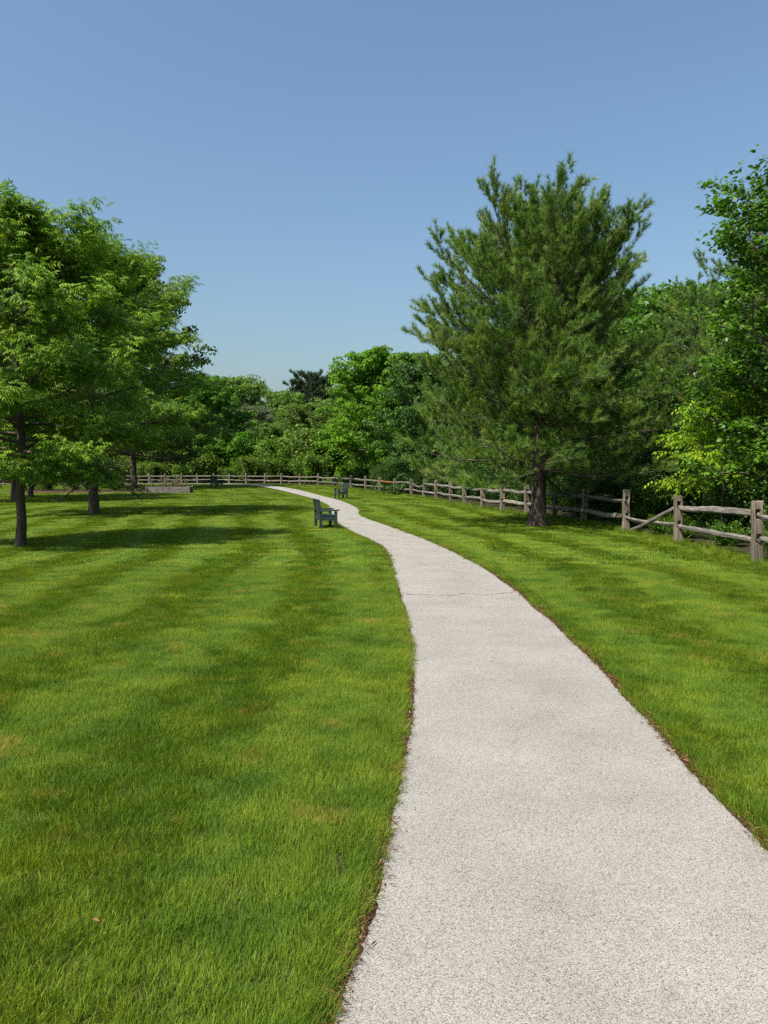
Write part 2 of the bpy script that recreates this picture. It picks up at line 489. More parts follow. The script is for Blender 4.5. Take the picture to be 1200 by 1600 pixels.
# ------------------------------------------------------------------ boxes with worn edges
def box_bm(bm, size, loc=(0, 0, 0), rot=None, bevel=0.006, jit=0.0, rnd=None):
    r = bmesh.ops.create_cube(bm, size=1.0)
    vsx = r['verts']
    for v in vsx:
        v.co = Vector((v.co.x * size[0], v.co.y * size[1], v.co.z * size[2]))
        if jit: v.co += Vector((rnd.uniform(-jit, jit), rnd.uniform(-jit, jit), rnd.uniform(-jit, jit)))
    if rot is not None:
        bmesh.ops.rotate(bm, verts=vsx, cent=(0, 0, 0), matrix=rot)
    bmesh.ops.translate(bm, verts=vsx, vec=loc)
    if bevel:
        es = list({e for v in vsx for e in v.link_edges})
        bmesh.ops.bevel(bm, geom=es, offset=bevel, segments=1, affect='EDGES')

def box(name, size, loc, mat, parent, rot=None, bevel=0.006, jit=0.0, rnd=None):
    bm = bmesh.new()
    box_bm(bm, size, (0, 0, 0), None, bevel, jit, rnd)
    me = bpy.data.meshes.new(name); bm.to_mesh(me); bm.free()
    o = link(name, me, mat, parent)
    o.location = loc
    if rot is not None: o.rotation_euler = rot
    return o

# ------------------------------------------------------------------ split rail fence
rnd = random.Random(11)
fence = empty("split_rail_fence", (FENCE[1][0], FENCE[1][1], 0))
tag(fence, "weathered two-rail split wood fence curving along the edge of the lawn", "fence")
FB = Vector((FENCE[1][0], FENCE[1][1], 0))
POST_H = 1.13
def post_mesh(seed, h, w=0.165, d=0.135):
    """a squared post with two mortises cut right through along x"""
    r = random.Random(seed)
    xs = [-d / 2, d / 2]
    ys = [-w / 2, -0.042, 0.042, w / 2]
    zs = [-0.25, 0.05, 0.37, 0.53, 0.80, 0.97, h - 0.012]
    bm = bmesh.new()
    V = {}
    lean = [(r.uniform(-.012, .012), r.uniform(-.012, .012)) for _ in zs]
    for i, x in enumerate(xs):
        for j, y in enumerate(ys):
            for k, z in enumerate(zs):
                jx = r.uniform(-.006, .006) + lean[k][0]; jy = r.uniform(-.005, .005) + lean[k][1]
                if k == len(zs) - 1: z += r.uniform(-0.014, 0.010)
                grow = 1.0 + 0.10 * max(0, 0.4 - z)
                V[i, j, k] = bm.verts.new((x * grow + jx, y * grow + jy, z))
    def q(*a):
        bm.faces.new([V[t] for t in a])
    for k in range(6):
        hole = k in (2, 4)
        for j in range(3):
            if hole and j == 1: continue
            q((1, j, k), (1, j + 1, k), (1, j + 1, k + 1), (1, j, k + 1))
            q((0, j + 1, k), (0, j, k), (0, j, k + 1), (0, j + 1, k + 1))
        q((0, 0, k), (1, 0, k), (1, 0, k + 1), (0, 0, k + 1))
        q((1, 3, k), (0, 3, k), (0, 3, k + 1), (1, 3, k + 1))
        if hole:
            q((0, 1, k), (1, 1, k), (1, 1, k + 1), (0, 1, k + 1))
            q((1, 2, k), (0, 2, k), (0, 2, k + 1), (1, 2, k + 1))
            q((0, 2, k), (1, 2, k), (1, 1, k), (0, 1, k))
            q((0, 1, k + 1), (1, 1, k + 1), (1, 2, k + 1), (0, 2, k + 1))
    for j in range(3):
        q((0, j, 6), (1, j, 6), (1, j + 1, 6), (0, j + 1, 6))
    bmesh.ops.recalc_face_normals(bm, faces=bm.faces[:])
    bmesh.ops.bevel(bm, geom=[e for e in bm.edges if e.is_manifold and e.calc_face_angle(0) > 0.6], offset=0.007, segments=1, affect='EDGES')
    me = bpy.data.meshes.new("post"); bm.to_mesh(me); bm.free()
    return me

def rail_mesh(L, seed, sag=0.0, thick=0.062, taper0=True, taper1=True):
    r = random.Random(seed)
    n = 15
    sides = 7
    verts, faces = [], []
    ph = r.uniform(0, 6); amp = r.uniform(.008, .026)
    base = [r.uniform(.75, 1.2) for _ in range(sides)]
    for i in range(n):
        t = i / (n - 1)
        x = (t - .5) * L
        s = 1.0
        if taper0: s *= min(1.0, .55 + t * 4.0)
        if taper1: s *= min(1.0, .55 + (1 - t) * 4.0)
        zc = amp * math.sin(ph + t * 5.0) + 0.3 * amp * math.sin(ph * 2 + t * 13) - sag * (1 - (2 * t - 1) ** 2)
        yc = amp * 0.8 * math.cos(ph * 1.7 + t * 4.2)
        if i in (0, n - 1): zc *= .2; yc *= .2
        for k in range(sides):
            a = 2 * math.pi * k / sides + .3
            rr = thick * s * base[k] * r.uniform(.9, 1.1)
            verts.append((x, yc + rr * .72 * math.cos(a), zc + rr * 1.12 * math.sin(a)))
    for i in range(n - 1):
        for k in range(sides):
            faces.append((i * sides + k, i * sides + (k + 1) % sides, (i + 1) * sides + (k + 1) % sides, (i + 1) * sides + k))
    me = bpy.data.meshes.new("rail")
    faces.append(tuple(range(sides - 1, -1, -1)))
    faces.append(tuple((n - 1) * sides + k for k in range(sides)))
    me.from_pydata(verts, [], faces)
    return me

def orient(o, a, b):
    a = Vector(a) + Vector((0, 0, float(zt(a[1])))); b = Vector(b) + Vector((0, 0, float(zt(b[1]))))
    d = b - a
    o.location = (a + b) / 2 - FB
    o.rotation_euler = d.to_track_quat('X', 'Z').to_euler()

for i, (x, y) in enumerate(FENCE):
    a = FENCE[max(0, i - 1)]; b = FENCE[min(len(FENCE) - 1, i + 1)]
    ang = math.atan2(b[1] - a[1], b[0] - a[0])
    far = 1.0 + 0.06 * min(1, max(0, (y - 45) / 30))
    o = link("post", post_mesh(100 + i, POST_H * rnd.uniform(.97, 1.04) * far), M['post'], fence)
    o.location = Vector((x, y, float(zt(y)))) - FB
    o.rotation_euler = (R(rnd.gauss(0, 1.3)), R(rnd.gauss(0, 1.3)), ang)
    if i == 18:
        o.data.materials[0] = M['dark_post']
        tag(o, "near-black stained fence post")
    if i == 4:
        o.rotation_euler = (R(2), R(-5), ang)
        tag(o, "fence post leaning over beside the pine trunk")

for i in range(len(FENCE) - 1):
    x0, y0 = FENCE[i]; x1, y1 = FENCE[i + 1]
    u = Vector((x1 - x0, y1 - y0, 0)).normalized() * 0.10
    nrm = Vector((-u.y, u.x, 0)).normalized()
    for lvl, z in enumerate((0.42, 0.855)):
        off = nrm * (0.020 if i % 2 else -0.020)
        za = z + rnd.uniform(-.012, .02); zb = z + rnd.uniform(-.012, .02)
        L = math.dist((x0, y0), (x1, y1)) + 0.2
        mat = M['rail']; sag = rnd.uniform(-0.01, .05); lab = None
        a = Vector((x0, y0, za)) - u + off; b = Vector((x1, y1, zb)) + u + off
        th = rnd.uniform(.048, .064)
        if i == 2 and lvl == 1:
            # one end has slipped out of its mortise and lies on the grass
            a = Vector((x0, y0, 0.86)); b = Vector((x1 + 0.0, y1 - 0.25, 0.045)); sag = 0.0; th = .046
            lab = "top rail fallen at one end and slanting to the ground"; L = (b - a).length
        if i == 12 and lvl == 1:
            sag = 0.20; lab = "sagging top rail"
        if i == 14 and lvl == 1:
            mat = M['new_rail']; lab = "orange brown replacement rail"
        o = link("rail", rail_mesh(L, 300 + i * 2 + lvl, sag, th), mat, fence)
        orient(o, a, b)
        o.rotation_euler.rotate_axis('X', rnd.uniform(-.2, .2))
        if lab: tag(o, lab)

# ------------------------------------------------------------------ timber benches
def make_bench():
    """local frame: seat faces +x, length runs along y, 1.15 m wide"""
    root = empty("garden_bench")
    m = M['bench']
    Lb = 1.12
    for s in (-1, 1):
        y = s * (Lb / 2 - .045)
        box("leg", (.09, .09, .56), (.26, y, .28), m, root)            # front leg carries the arm
        box("leg", (.09, .09, .56), (-.22, y, .28), m, root)           # rear leg
        box("armrest", (.66, .14, .045), (.04, y, .585), m, root, (0, R(-2), 0))
        box("side_apron", (.39, .045, .12), (.02, y + s * .0235, .33), m, root)
        box("back_stile", (.055, .085, .58), (-.235, y, .63), m, root, (0, R(-11), 0))
    box("front_apron", (.04, Lb - .18, .11), (.27, 0, .335), m, root)
    box("rear_apron", (.04, Lb - .18, .12), (-.235, 0, .33), m, root)
    for k in range(4):
        box("seat_slat", (.118, Lb - .19, .035), (-.155 + k * .13, 0, .412), m, root)
    for k in range(7):
        box("back_slat", (.028, .086, .50), (-.240, -.40 + k * .1333, .672), m, root, (0, R(-11), 0))
    box("back_rail", (.05, Lb - .172, .075), (-.190, 0, .425 + .03), m, root, (0, R(-11), 0))
    box("top_rail", (.062, Lb - .004, .03), (-.291, 0, .927), m, root, (0, R(-11), 0))
    return root
b0 = make_bench()
b0.location = (-1.72, 22.35, 0.0); b0.rotation_euler = (0, 0, R(14)); b0.scale = (.9, .9, .89)
tag(b0, "dark green timber bench nearest the camera, left of the path bend", "bench", "timber benches along the path")
b1 = copy_tree(b0)
b1.location = (-2.55, 45.9, 0.0); b1.rotation_euler = (0, 0, R(180 + 16)); b1.scale = (1, 1, 1)
tag(b1, "dark green timber bench on the right of the path, facing left", "bench", "timber benches along the path")
b2 = copy_tree(b0)
b2.location = (-15.55, 71.3, float(zt(71.3))); b2.rotation_euler = (0, 0, R(42)); b2.scale = (1.1, 1.1, 1.1)
tag(b2, "farthest dark green bench, seen from behind beside the path near the fence", "bench", "timber benches along the path")

# ------------------------------------------------------------------ raised timber planter
pl = empty("raised_planter", (-16.15, 57.9, float(zt(57.9))), R(4))
tag(pl, "low grey timber planter box standing on the lawn with dry stalks", "planter")
rp_ = random.Random(5)
for lvl in range(2):
    z = .115 + lvl * .222
    for s in (-1, 1):
        box("plank", (3.22, .09, .215), (0, s * .62, z), M['planter'], pl, None, .008, .006, rp_)
        box("plank", (.09, 1.14, .215), (s * 1.562, 0, z), M['planter'], pl, None, .008, .006, rp_)
for sx in (-1, 1):
    for sy in (-1, 1):
        box("corner_post", (.11, .05, .50), (sx * 1.555, sy * .692, .25), M['planter'], pl, None, .008, .005, rp_)
box("soil_fill", (3.03, 1.14, .36), (0, 0, .19), M['soil'], pl, None, .01)

# ------------------------------------------------------------------ tree growing
def nrm1(v):
    return v / (math.sqrt(v[0] * v[0] + v[1] * v[1] + v[2] * v[2]) + 1e-9)

def grow(r, p, d, L, n, up=0.0, wobble=0.06):
    pts = [p]
    d = nrm1(np.asarray(d, float))
    step = L / n
    J = r.normal(0, wobble, (n, 3))
    for i in range(n):
        d = d + J[i]
        d[2] += up / n
        d = nrm1(d)
        p = p + d * step
        pts.append(p)
    return np.array(pts)

def along(P, t):
    n = len(P) - 1
    f = min(max(t, 0), .9999) * n
    i = int(f)
    return P[i] + (P[i + 1] - P[i]) * (f - i), nrm1(P[i + 1] - P[i])

def tubes(polys, sides=6):
    """polys: list of (points, radii) -> one mesh's verts and quads"""
    VV, FF = [], []
    base = 0
    ca = np.cos(np.arange(sides) * 2 * math.pi / sides); sa = np.sin(np.arange(sides) * 2 * math.pi / sides)
    for P, rad in polys:
        n = len(P)
        T = np.empty_like(P)
        T[1:-1] = P[2:] - P[:-2]; T[0] = P[1] - P[0]; T[-1] = P[-1] - P[-2]
        T = norm(T)
        ref = np.where(np.abs(T[:, 2:3]) > .85, np.array([[1., 0, 0]]), np.array([[0, 0, 1.]]))
        if np.abs(T[0, 2]) > .6: ref = np.tile(np.array([[1., 0, 0]]), (n, 1))
        A = norm(np.cross(T, ref)); B = np.cross(T, A)
        ring = P[:, None] + rad[:, None, None] * (A[:, None] * ca[None, :, None] + B[:, None] * sa[None, :, None])
        VV.append(ring.reshape(-1, 3))
        i = base + np.arange(n - 1)[:, None] * sides
        k = np.arange(sides)[None]; k2 = (k + 1) % sides
        FF.append(np.stack([i + k, i + k2, i + sides + k2, i + sides + k], -1).reshape(-1, 4))
        base += n * sides
    return np.vstack(VV), np.vstack(FF)

def frames(D, r, roll=0.35, upmix=1.0):
    """x along D, z as near to up as it goes, with a random roll"""
    D = norm(D)
    up = np.tile([0, 0, 1.0], (len(D), 1)) * upmix + r.normal(0, .12, (len(D), 3))
    Y = norm(np.cross(up, D))
    Z = np.cross(D, Y)
    a = r.normal(0, roll, len(D))[:, None]
    return D, Y * np.cos(a) + Z * np.sin(a), Z * np.cos(a) - Y * np.sin(a)

def stamp(tv, tf, P, X, Y, Z, S):
    n = len(P); k = len(tv)
    V = P[:, None] + S[:, None, None] * (tv[None, :, 0:1] * X[:, None] + tv[None, :, 1:2] * Y[:, None] + tv[None, :, 2:3] * Z[:, None])
    Fc = tf[None] + (np.arange(n) * k)[:, None, None]
    return V.reshape(-1, 3), Fc.reshape(-1, tf.shape[1])

def leaflet(L, W, fold=.25, droop=.25):
    v = np.array([(0, 0, 0), (.45 * L, W / 2, fold * W - .12 * droop * L), (L, 0, -droop * L), (.45 * L, -W / 2, fold * W - .12 * droop * L)])
    return v, np.array([(0, 1, 2), (0, 2, 3)])

def simple_leaf(L=1.0, W=.75):
    v = np.array([(0, 0, 0), (.28 * L, W / 2, .06), (.72 * L, W * .40, .02), (L, 0, -.12), (.72 * L, -W * .40, .02), (.28 * L, -W / 2, .06)])
    return v, np.array([(0, 1, 5), (1, 2, 5), (2, 4, 5), (2, 3, 4)])

def quad_leaf(L=1.0, W=.8):
    return leaflet(L, W, .18, .12)

def compound(pairs=3, L=.22, l=.105, w=.042, spread=58, droop=1.3, tl=44):
    VV, FF = [], []
    xs = np.linspace(.3, .92, pairs) * L
    items = []
    for x in xs:
        for s in (-1, 1):
            items.append((x, s * R(spread), l * (.8 + .25 * x / L)))
    items.append((L, 0.0, l * 1.1))
    for x, a, ll in items:
        lv, lf = leaflet(ll, w)
        ca, sa = math.cos(a), math.sin(a)
        tilt = -R(tl)
        v = lv.copy()
        vx = v[:, 0] * math.cos(tilt) - v[:, 2] * math.sin(tilt) * -1
        vz = v[:, 0] * math.sin(tilt) + v[:, 2] * math.cos(tilt)
        o = np.stack([vx * ca - v[:, 1] * sa + x, vx * sa + v[:, 1] * ca, vz - droop * x * x], 1)
        FF.append(lf + 4 * len(VV)); VV.append(o)
    return np.vstack(VV), np.vstack(FF)

def prof(pts):
    xs, ys = zip(*pts)
    return lambda t: float(np.interp(t, xs, ys))

def skeleton(seed, H, zb, profile, n_limbs, trunk_r, el=(5, 65), up=(.25, .15), ns=7, nt=5, sub=.42, tw=.32, lean=(0, 0), top=.96, curve=0.03):
    """trunk, limbs, side branches and twigs of a broadleaf tree"""
    r = np.random.default_rng(seed)
    n = 12
    zz = np.linspace(0, H * top, n + 1)
    tp = np.column_stack([np.cumsum(r.normal(0, curve, n + 1)) * .6 + lean[0] * zz / H, np.cumsum(r.normal(0, curve, n + 1)) * .6 + lean[1] * zz / H, zz])
    tp[0, :2] = 0
    tr = trunk_r * (1 - .93 * (zz / (H * top))) ** .8 + .012
    trunk_flare = tr.copy(); trunk_flare[0] *= 1.45
    # extra ring just above the foot so that the root flare is short
    tp2 = np.vstack([tp[:1] - [0, 0, .15], tp[:1] + [0, 0, .12], tp[1:]])
    tr2 = np.concatenate([[trunk_flare[0] * 1.1], [tr[0] * 1.12], tr[1:]])
    trunk = [(tp2, tr2)]
    limbs, twigs = [], []
    for i in range(n_limbs):
        t = ((i + .5) / n_limbs) ** .95
        z = zb + t * (H * top - zb) * .93
        p, _ = along(tp, z / (H * top))
        az = i * 2.39996 + r.normal(0, .25)
        e = R(el[0] + (el[1] - el[0]) * t ** 1.2 + r.normal(0, 6))
        L = profile(t) * r.uniform(.82, 1.10) / max(.45, math.cos(e) ** .6)
        d = np.array([math.cos(az) * math.cos(e), math.sin(az) * math.cos(e), math.sin(e)])
        P = grow(r, p, d, L, 7, up[0] + (up[1] - up[0]) * t, .07)
        if P[-1, 2] > H - .25:
            L = max(.3, L * (H - .25 - P[0, 2]) / max(.05, P[-1, 2] - P[0, 2]))
            P = grow(r, p, d, L, 7, 0, .07)
        r0 = max(.012, min(.55 * np.interp(z, zz, tr), .022 * L + .006))
        limbs.append((P, np.linspace(r0, .006, 8)))
        for s in np.linspace(.22, 1.0, ns):
            q, qd = along(P, s)
            side = -1 if r.random() < .5 else 1
            a = R(r.uniform(28, 62)) * side if s < .97 else 0
            hd = np.array([qd[0] * math.cos(a) - qd[1] * math.sin(a), qd[0] * math.sin(a) + qd[1] * math.cos(a), qd[2] * .7 + r.normal(.05, .2)])
            l2 = L * sub * (1.18 - .8 * s) * r.uniform(.7, 1.2) + .18
            P2 = grow(r, q, hd, l2, 4, .1, .10)
            limbs.append((P2, np.linspace(max(.005, r0 * .35), .003, 5)))
            for s2 in np.linspace(.25, 1.0, nt):
                q2, d2 = along(P2, s2)
                a2 = R(r.uniform(20, 75)) * (-1 if r.random() < .5 else 1) if s2 < .97 else 0
                td = np.array([d2[0] * math.cos(a2) - d2[1] * math.sin(a2), d2[0] * math.sin(a2) + d2[1] * math.cos(a2), d2[2] * .6 + r.normal(.05, .25)])
                twigs.append((q2, nrm1(td), tw * r.uniform(.6, 1.25)))
    # leader tip
    for k in range(10):
        twigs.append((tp[-1] - [0, 0, r.uniform(0, .5)], nrm1(np.array([r.normal(0, .5), r.normal(0, .5), 1.0])), tw))
    return r, trunk, limbs, twigs

def spread_twigs(r, twigs, k, jitter):
    P0 = np.array([t[0] for t in twigs]); D0 = np.array([t[1] for t in twigs]); L0 = np.array([t[2] for t in twigs])
    n = len(P0)
    f = np.tile(np.linspace(.2, 1, k), n) + r.normal(0, .06, n * k)
    P = np.repeat(P0, k, 0) + np.repeat(D0, k, 0) * (f * np.repeat(L0, k))[:, None]
    P += r.normal(0, jitter, P.shape)
    return P, np.repeat(D0, k, 0), np.repeat(np.arange(n), k)

def tints(r, cl, per, var=.16, cvar=.2, mean=.5):
    c = np.clip(r.normal(mean, cvar, cl.max() + 1), 0, 1)
    return np.repeat(np.clip(c[cl] + r.normal(0, var, len(cl)), 0, 1), per)

def build_tree(name, sk, leaf_kind, leaf_mat_, k, size, bark, twig_min=0.0, jitter=.03, droop=-.15, spread=.9, mean=.5, tubesides=6, drop=None):
    r, trunk, limbs, twigs = sk
    root = empty(name)
    v, f = tubes(trunk, 10)
    link("trunk", mesh_np("trunk", v, f, True), bark, root)
    lm = [x for x in limbs if x[1][0] >= twig_min]
    if lm:
        v, f = tubes(lm, tubesides if len(lm) < 400 else 4)
        link("branches", mesh_np("branches", v, f, True), M['twig'] if bark is not M['pine_bark'] else bark, root)
    P, D, cl = spread_twigs(r, twigs, k, jitter)
    if drop is not None:
        kp = drop(P)
        P, D, cl = P[kp], D[kp], cl[kp]
    n = len(P)
    a = r.uniform(-spread * math.pi, spread * math.pi, n) * .6
    D2 = np.stack([D[:, 0] * np.cos(a) - D[:, 1] * np.sin(a), D[:, 0] * np.sin(a) + D[:, 1] * np.cos(a), D[:, 2] * .4 + droop + r.normal(0, .28, n)], 1)
    X, Y, Z = frames(D2, r, .45)
    tv, tf = leaf_kind
    S = size * r.uniform(.7, 1.2, n)
    V, Fc = stamp(tv, tf, P, X, Y, Z, S)
    link("crown", mesh_np("crown", V, Fc, False, {"tint": tints(r, cl, len(tv), mean=mean)}), leaf_mat_, root)
    return root

def place(o, x, y, rz=0.0, s=1.0, sz=None):
    o.location = (x, y, float(zt(y)))
    o.rotation_euler = (0, 0, rz)
    o.scale = (s, s, sz if sz else s)
    return o

def with_crown(o, mat):
    """a copy of a tree whose crown is of another leaf colour"""
    c = copy_tree(o)
    for ch in c.children:
        if ch.name.startswith("crown"):
            ch.material_slots[0].link = 'OBJECT'
            ch.material_slots[0].material = mat
    return c

# --- the row of trees on the left lawn
COMP = compound()
sk = skeleton(21, 7.15, 1.5, prof([(0, 1.5), (.2, 2.1), (.5, 2.15), (.75, 1.65), (1, .6)]), 54, .095, (-2, 62), (-.05, .2), 8, 5, .45, .32)
t1 = build_tree("lawn_tree", sk, COMP, M['leaf_hickory'], 9, .86, M['bark'], mean=.6, droop=-.05, jitter=.06)
place(t1, -8.01, 16.88)
tag(t1, "slender young tree nearest the camera at the left edge, feathery drooping leaves", "tree")

sk = skeleton(33, 10.0, 1.45, prof([(0, 2.8), (.2, 3.9), (.45, 4.1), (.75, 3.1), (1, .9)]), 66, .18, (-12, 58), (-.15, .2), 9, 6, .42, .38)
t2 = build_tree("lawn_tree", sk, compound(3, .24, .115, .047), M['leaf_hickory'], 8, .88, M['bark'], mean=.6, droop=-.05, jitter=.07, drop=lambda P: ~(((P[:, 2] < 2.7) & (P[:, 0] > .6)) | (P[:, 2] < 1.55)))
place(t2, -11.17, 29.55, 0.0)
tag(t2, "broad leafy lawn tree with low feathery boughs, second from the camera", "tree")

# --- generic broadleaf kinds
QL = quad_leaf()
def clumpy(seed, H, zb, profile, n_limbs, trunk_r, leaf, mat, size, k, n_clump, cr, el=(0, 60), flat=.5, mean=.5, ns=6, nt=2, bark=None, up=(.1, .2)):
    """crown built of leaf clumps, each a flattened dome round a branch end"""
    r, trunk, limbs, twigs = skeleton(seed, H, zb, profile, n_limbs, trunk_r, el, up, ns, nt, .40, cr * .6)
    root = empty("tree")
    v, f = tubes(trunk, 9)
    link("trunk", mesh_np("trunk", v, f, True), bark or M['bark'], root)
    v, f = tubes(limbs, 4)
    link("branches", mesh_np("branches", v, f, True), M['twig'], root)
    C = np.array([t[0] + t[1] * t[2] for t in twigs])
    nC = len(C)
    cl = np.repeat(np.arange(nC), k)
    U = norm(r.normal(0, 1, (nC * k, 3)))
    U[:, 2] = np.where(r.random(nC * k) < .72, np.abs(U[:, 2]), U[:, 2])
    rad = cr * r.uniform(.55, 1.25, nC)[cl] * r.uniform(.5, 1.0, nC * k) ** .5
    P = C[cl] + U * rad[:, None] * np.array([1, 1, flat])
    # each leaf faces up and outward, tip hanging
    out = norm(U * np.array([1, 1, .6]) + np.array([0, 0, .25]) + r.normal(0, .35, U.shape))
    D = norm(np.cross(out, r.normal(0, 1, U.shape)) + np.array([0, 0, -.35]))
    Y = norm(np.cross(out, D)); Z = np.cross(D, Y)
    tv, tf = leaf
    V, Fc = stamp(tv, tf, P, D, Y, Z, size * r.uniform(.7, 1.25, nC * k))
    link("crown", mesh_np("crown", V, Fc, False, {"tint": tints(r, cl, len(tv), .13, .17, mean)}), mat, root)
    return root

oval = prof([(0, 4.0), (.15, 4.9), (.4, 4.7), (.7, 3.3), (1, .9)])
maple = clumpy(41, 11.9, 1.7, oval, 58, .22, QL, M['leaf_maple'], .20, 52, 0, .50, (-4, 62), .5, .55, 7, 3)
maple.name = "maple_tree"
place(maple, -.75, 68.5, .4, .98)
tag(maple, "bright green rounded maple behind the fence, left of the big pine", "tree")

oak_p = prof([(0, 4.2), (.2, 6.0), (.5, 5.8), (.8, 3.8), (1, 1.0)])
t3 = clumpy(52, 17.5, 2.3, oak_p, 56, .27, QL, M['leaf_oak'], .26, 40, 0, .75, (0, 58), .6, .5, 7, 3)
t3.name = "lawn_tree"
place(t3, -22.0, 67.5, .3, 1.06)
tag(t3, "tall rounded lawn tree with pale and rusty tinted leaves, behind the planter", "tree")

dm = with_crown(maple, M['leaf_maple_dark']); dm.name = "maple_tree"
place(dm, -21.8, 97.0, 2.1, 1.06)
tag(dm, "deep green maple just behind the fence, right of the lawn trees", "tree")

wood1 = clumpy(61, 13.0, 1.2, prof([(0, 3.6), (.25, 5.0), (.55, 4.9), (.8, 3.6), (1, 1.4)]), 40, .22, QL, M['leaf_wood'], .28, 34, 0, .85, (0, 60), .6, .5, 6, 3)
wood1.name = "woodland_tree"
wood2 = clumpy(67, 12.0, .8, prof([(0, 4.2), (.2, 5.2), (.5, 5.0), (.8, 3.4), (1, 1.2)]), 46, .2, QL, M['leaf_olive'], .27, 34, 0, .75, (0, 62), .55, .45, 6, 3)
wood2.name = "woodland_tree"

# ------------------------------------------------------------------ pines
def needles_template(n, seed, L=.11, w=.0042, ang=(18, 62), shoot=.10):
    r = np.random.default_rng(seed)
    V, Fc = [], []
    for i in range(n):
        a = r.uniform(0, 2 * math.pi); th = R(r.uniform(*ang))
        x0 = r.uniform(0, shoot)
        d = np.array([math.cos(th), math.sin(th) * math.cos(a), math.sin(th) * math.sin(a)])
        s = nrm1(np.cross(d, r.normal(0, 1, 3)))
        l = L * r.uniform(.75, 1.15)
        b = np.array([x0, 0, 0])
        tip = b + d * l + np.array([0, 0, 0])
        V += [b - s * w, b + s * w, tip]
        Fc.append((3 * i, 3 * i + 1, 3 * i + 2))
    return np.array(V), np.array(Fc)

def pine(seed, H, zb, profile, whorls, per, trunk_r, nneedle, nlen, nw, mat, el=(-6, 70), ns=8, nt=5, shoot=.3, up=(.35, .25), bark=None, tuft=1.0, asym=0.0):
    r = np.random.default_rng(seed)
    n = 14
    zz = np.linspace(0, H * .97, n + 1)
    tp = np.column_stack([np.cumsum(r.normal(0, .03, n + 1)), np.cumsum(r.normal(0, .03, n + 1)), zz]); tp[0, :2] = 0
    tr = trunk_r * (1 - zz / (H * .97)) ** .75 + .015
    trunk = [(np.vstack([tp[:1] - [0, 0, .2], tp[:1] + [0, 0, .10], tp[:1] + [0, 0, .35], tp[1:]]), np.concatenate([[tr[0] * 1.75], [tr[0] * 1.35], [tr[0] * 1.08], tr[1:]]))]
    limbs = []; SP = []; SD = []; SC = []
    cid = 0
    for wv in range(whorls):
        t = wv / (whorls - 1)
        z = zb + (H * .88 - zb) * t ** .92
        for j in range(per):
            p, _ = along(tp, min(.995, (z + r.uniform(-.12, .12)) / (H * .97)))
            az = wv * 1.1 + j * 2 * math.pi / per + r.normal(0, .18)
            e = R(el[0] + (el[1] - el[0]) * t ** 1.1 + r.normal(0, 7))
            L = profile(t) * r.uniform(.78, 1.04) / max(.55, math.cos(e)) * (1 - asym * math.cos(az))
            L = min(L, profile(t) * 1.9)
            d = np.array([math.cos(az) * math.cos(e), math.sin(az) * math.cos(e), math.sin(e)])
            P = grow(r, p, d, L, 8, up[0] + (up[1] - up[0]) * t, .055)
            zc = H * r.uniform(.90, 1.0) - .55 * (np.hypot(P[-1, 0], P[-1, 1]) / 2.4) ** 2
            if P[-1, 2] > zc:
                L = max(.35, L * (zc - P[0, 2]) / max(.05, P[-1, 2] - P[0, 2]))
                P = grow(r, p, d, L, 8, up[1], .055)
            r0 = max(.010, .013 * L)
            limbs.append((P, np.linspace(r0, .006, 9)))
            for s in np.linspace(.16, 1.0, max(3, int(round(ns * min(1.15, L / 3.6))))):
                q, qd = along(P, s)
                side = -1 if r.random() < .5 else 1
                a = R(r.uniform(32, 65)) * side if s < .97 else 0
                hd = np.array([qd[0] * math.cos(a) - qd[1] * math.sin(a), qd[0] * math.sin(a) + qd[1] * math.cos(a), qd[2] * .75 + r.normal(.08, .18)])
                l2 = L * .36 * (1.15 - .85 * s) * r.uniform(.7, 1.25) + .20
                P2 = grow(r, q, hd, l2, 4, .3, .09)
                limbs.append((P2, np.linspace(.006, .003, 5)))
                cid += 1
                for s2 in np.linspace(.3, 1.0, nt):
                    q2, d2 = along(P2, s2)
                    a2 = R(r.uniform(25, 60)) * (-1 if r.random() < .5 else 1) if s2 < .97 else 0
                    td = nrm1(np.array([d2[0] * math.cos(a2) - d2[1] * math.sin(a2), d2[0] * math.sin(a2) + d2[1] * math.cos(a2), d2[2] * .8 + abs(r.normal(.2, .2))]))
                    sl = shoot * r.uniform(.5, 1.2)
                    m = 3 if s2 > .6 else 2
                    for f in np.linspace(.25, 1.0, m):
                        SP.append(q2 + td * sl * f); SD.append(td + np.array([0, 0, .15 * f])); SC.append(cid)
    SP = np.array(SP); SD = np.array(SD); SC = np.array(SC)
    root = empty("pine_tree")
    v, f = tubes(trunk, 14)
    link("trunk", mesh_np("trunk", v, f, True), bark or M['pine_bark'], root)
    v, f = tubes(limbs, 5)
    link("branches", mesh_np("branches", v, f, True), M['twig'], root)
    X, Y, Z = frames(SD, r, 3.0)
    tv, tf = needles_template(nneedle, seed + 1, nlen, nw)
    V, Fc = stamp(tv, tf, SP, X, Y, Z, tuft * r.uniform(.75, 1.2, len(SP)))
    link("crown", mesh_np("crown", V, Fc, False, {"tint": tints(r, SC, len(tv), .12, .2, .5)}), mat, root)
    return root, len(SP)

p1, np1 = pine(71, 9.6, 1.7, prof([(0, 3.7), (.12, 3.8), (.4, 3.5), (.65, 3.1), (.85, 2.4), (1, 1.4)]), 19, 8, .22, 32, .165, .0055, M['needle'], (-8, 64), 15, 5, .28, up=(.42, .3), asym=.06)
place(p1, 4.61, 23.0, 0.0)
tag(p1, "big bushy white pine standing on the lawn in front of the fence", "tree")

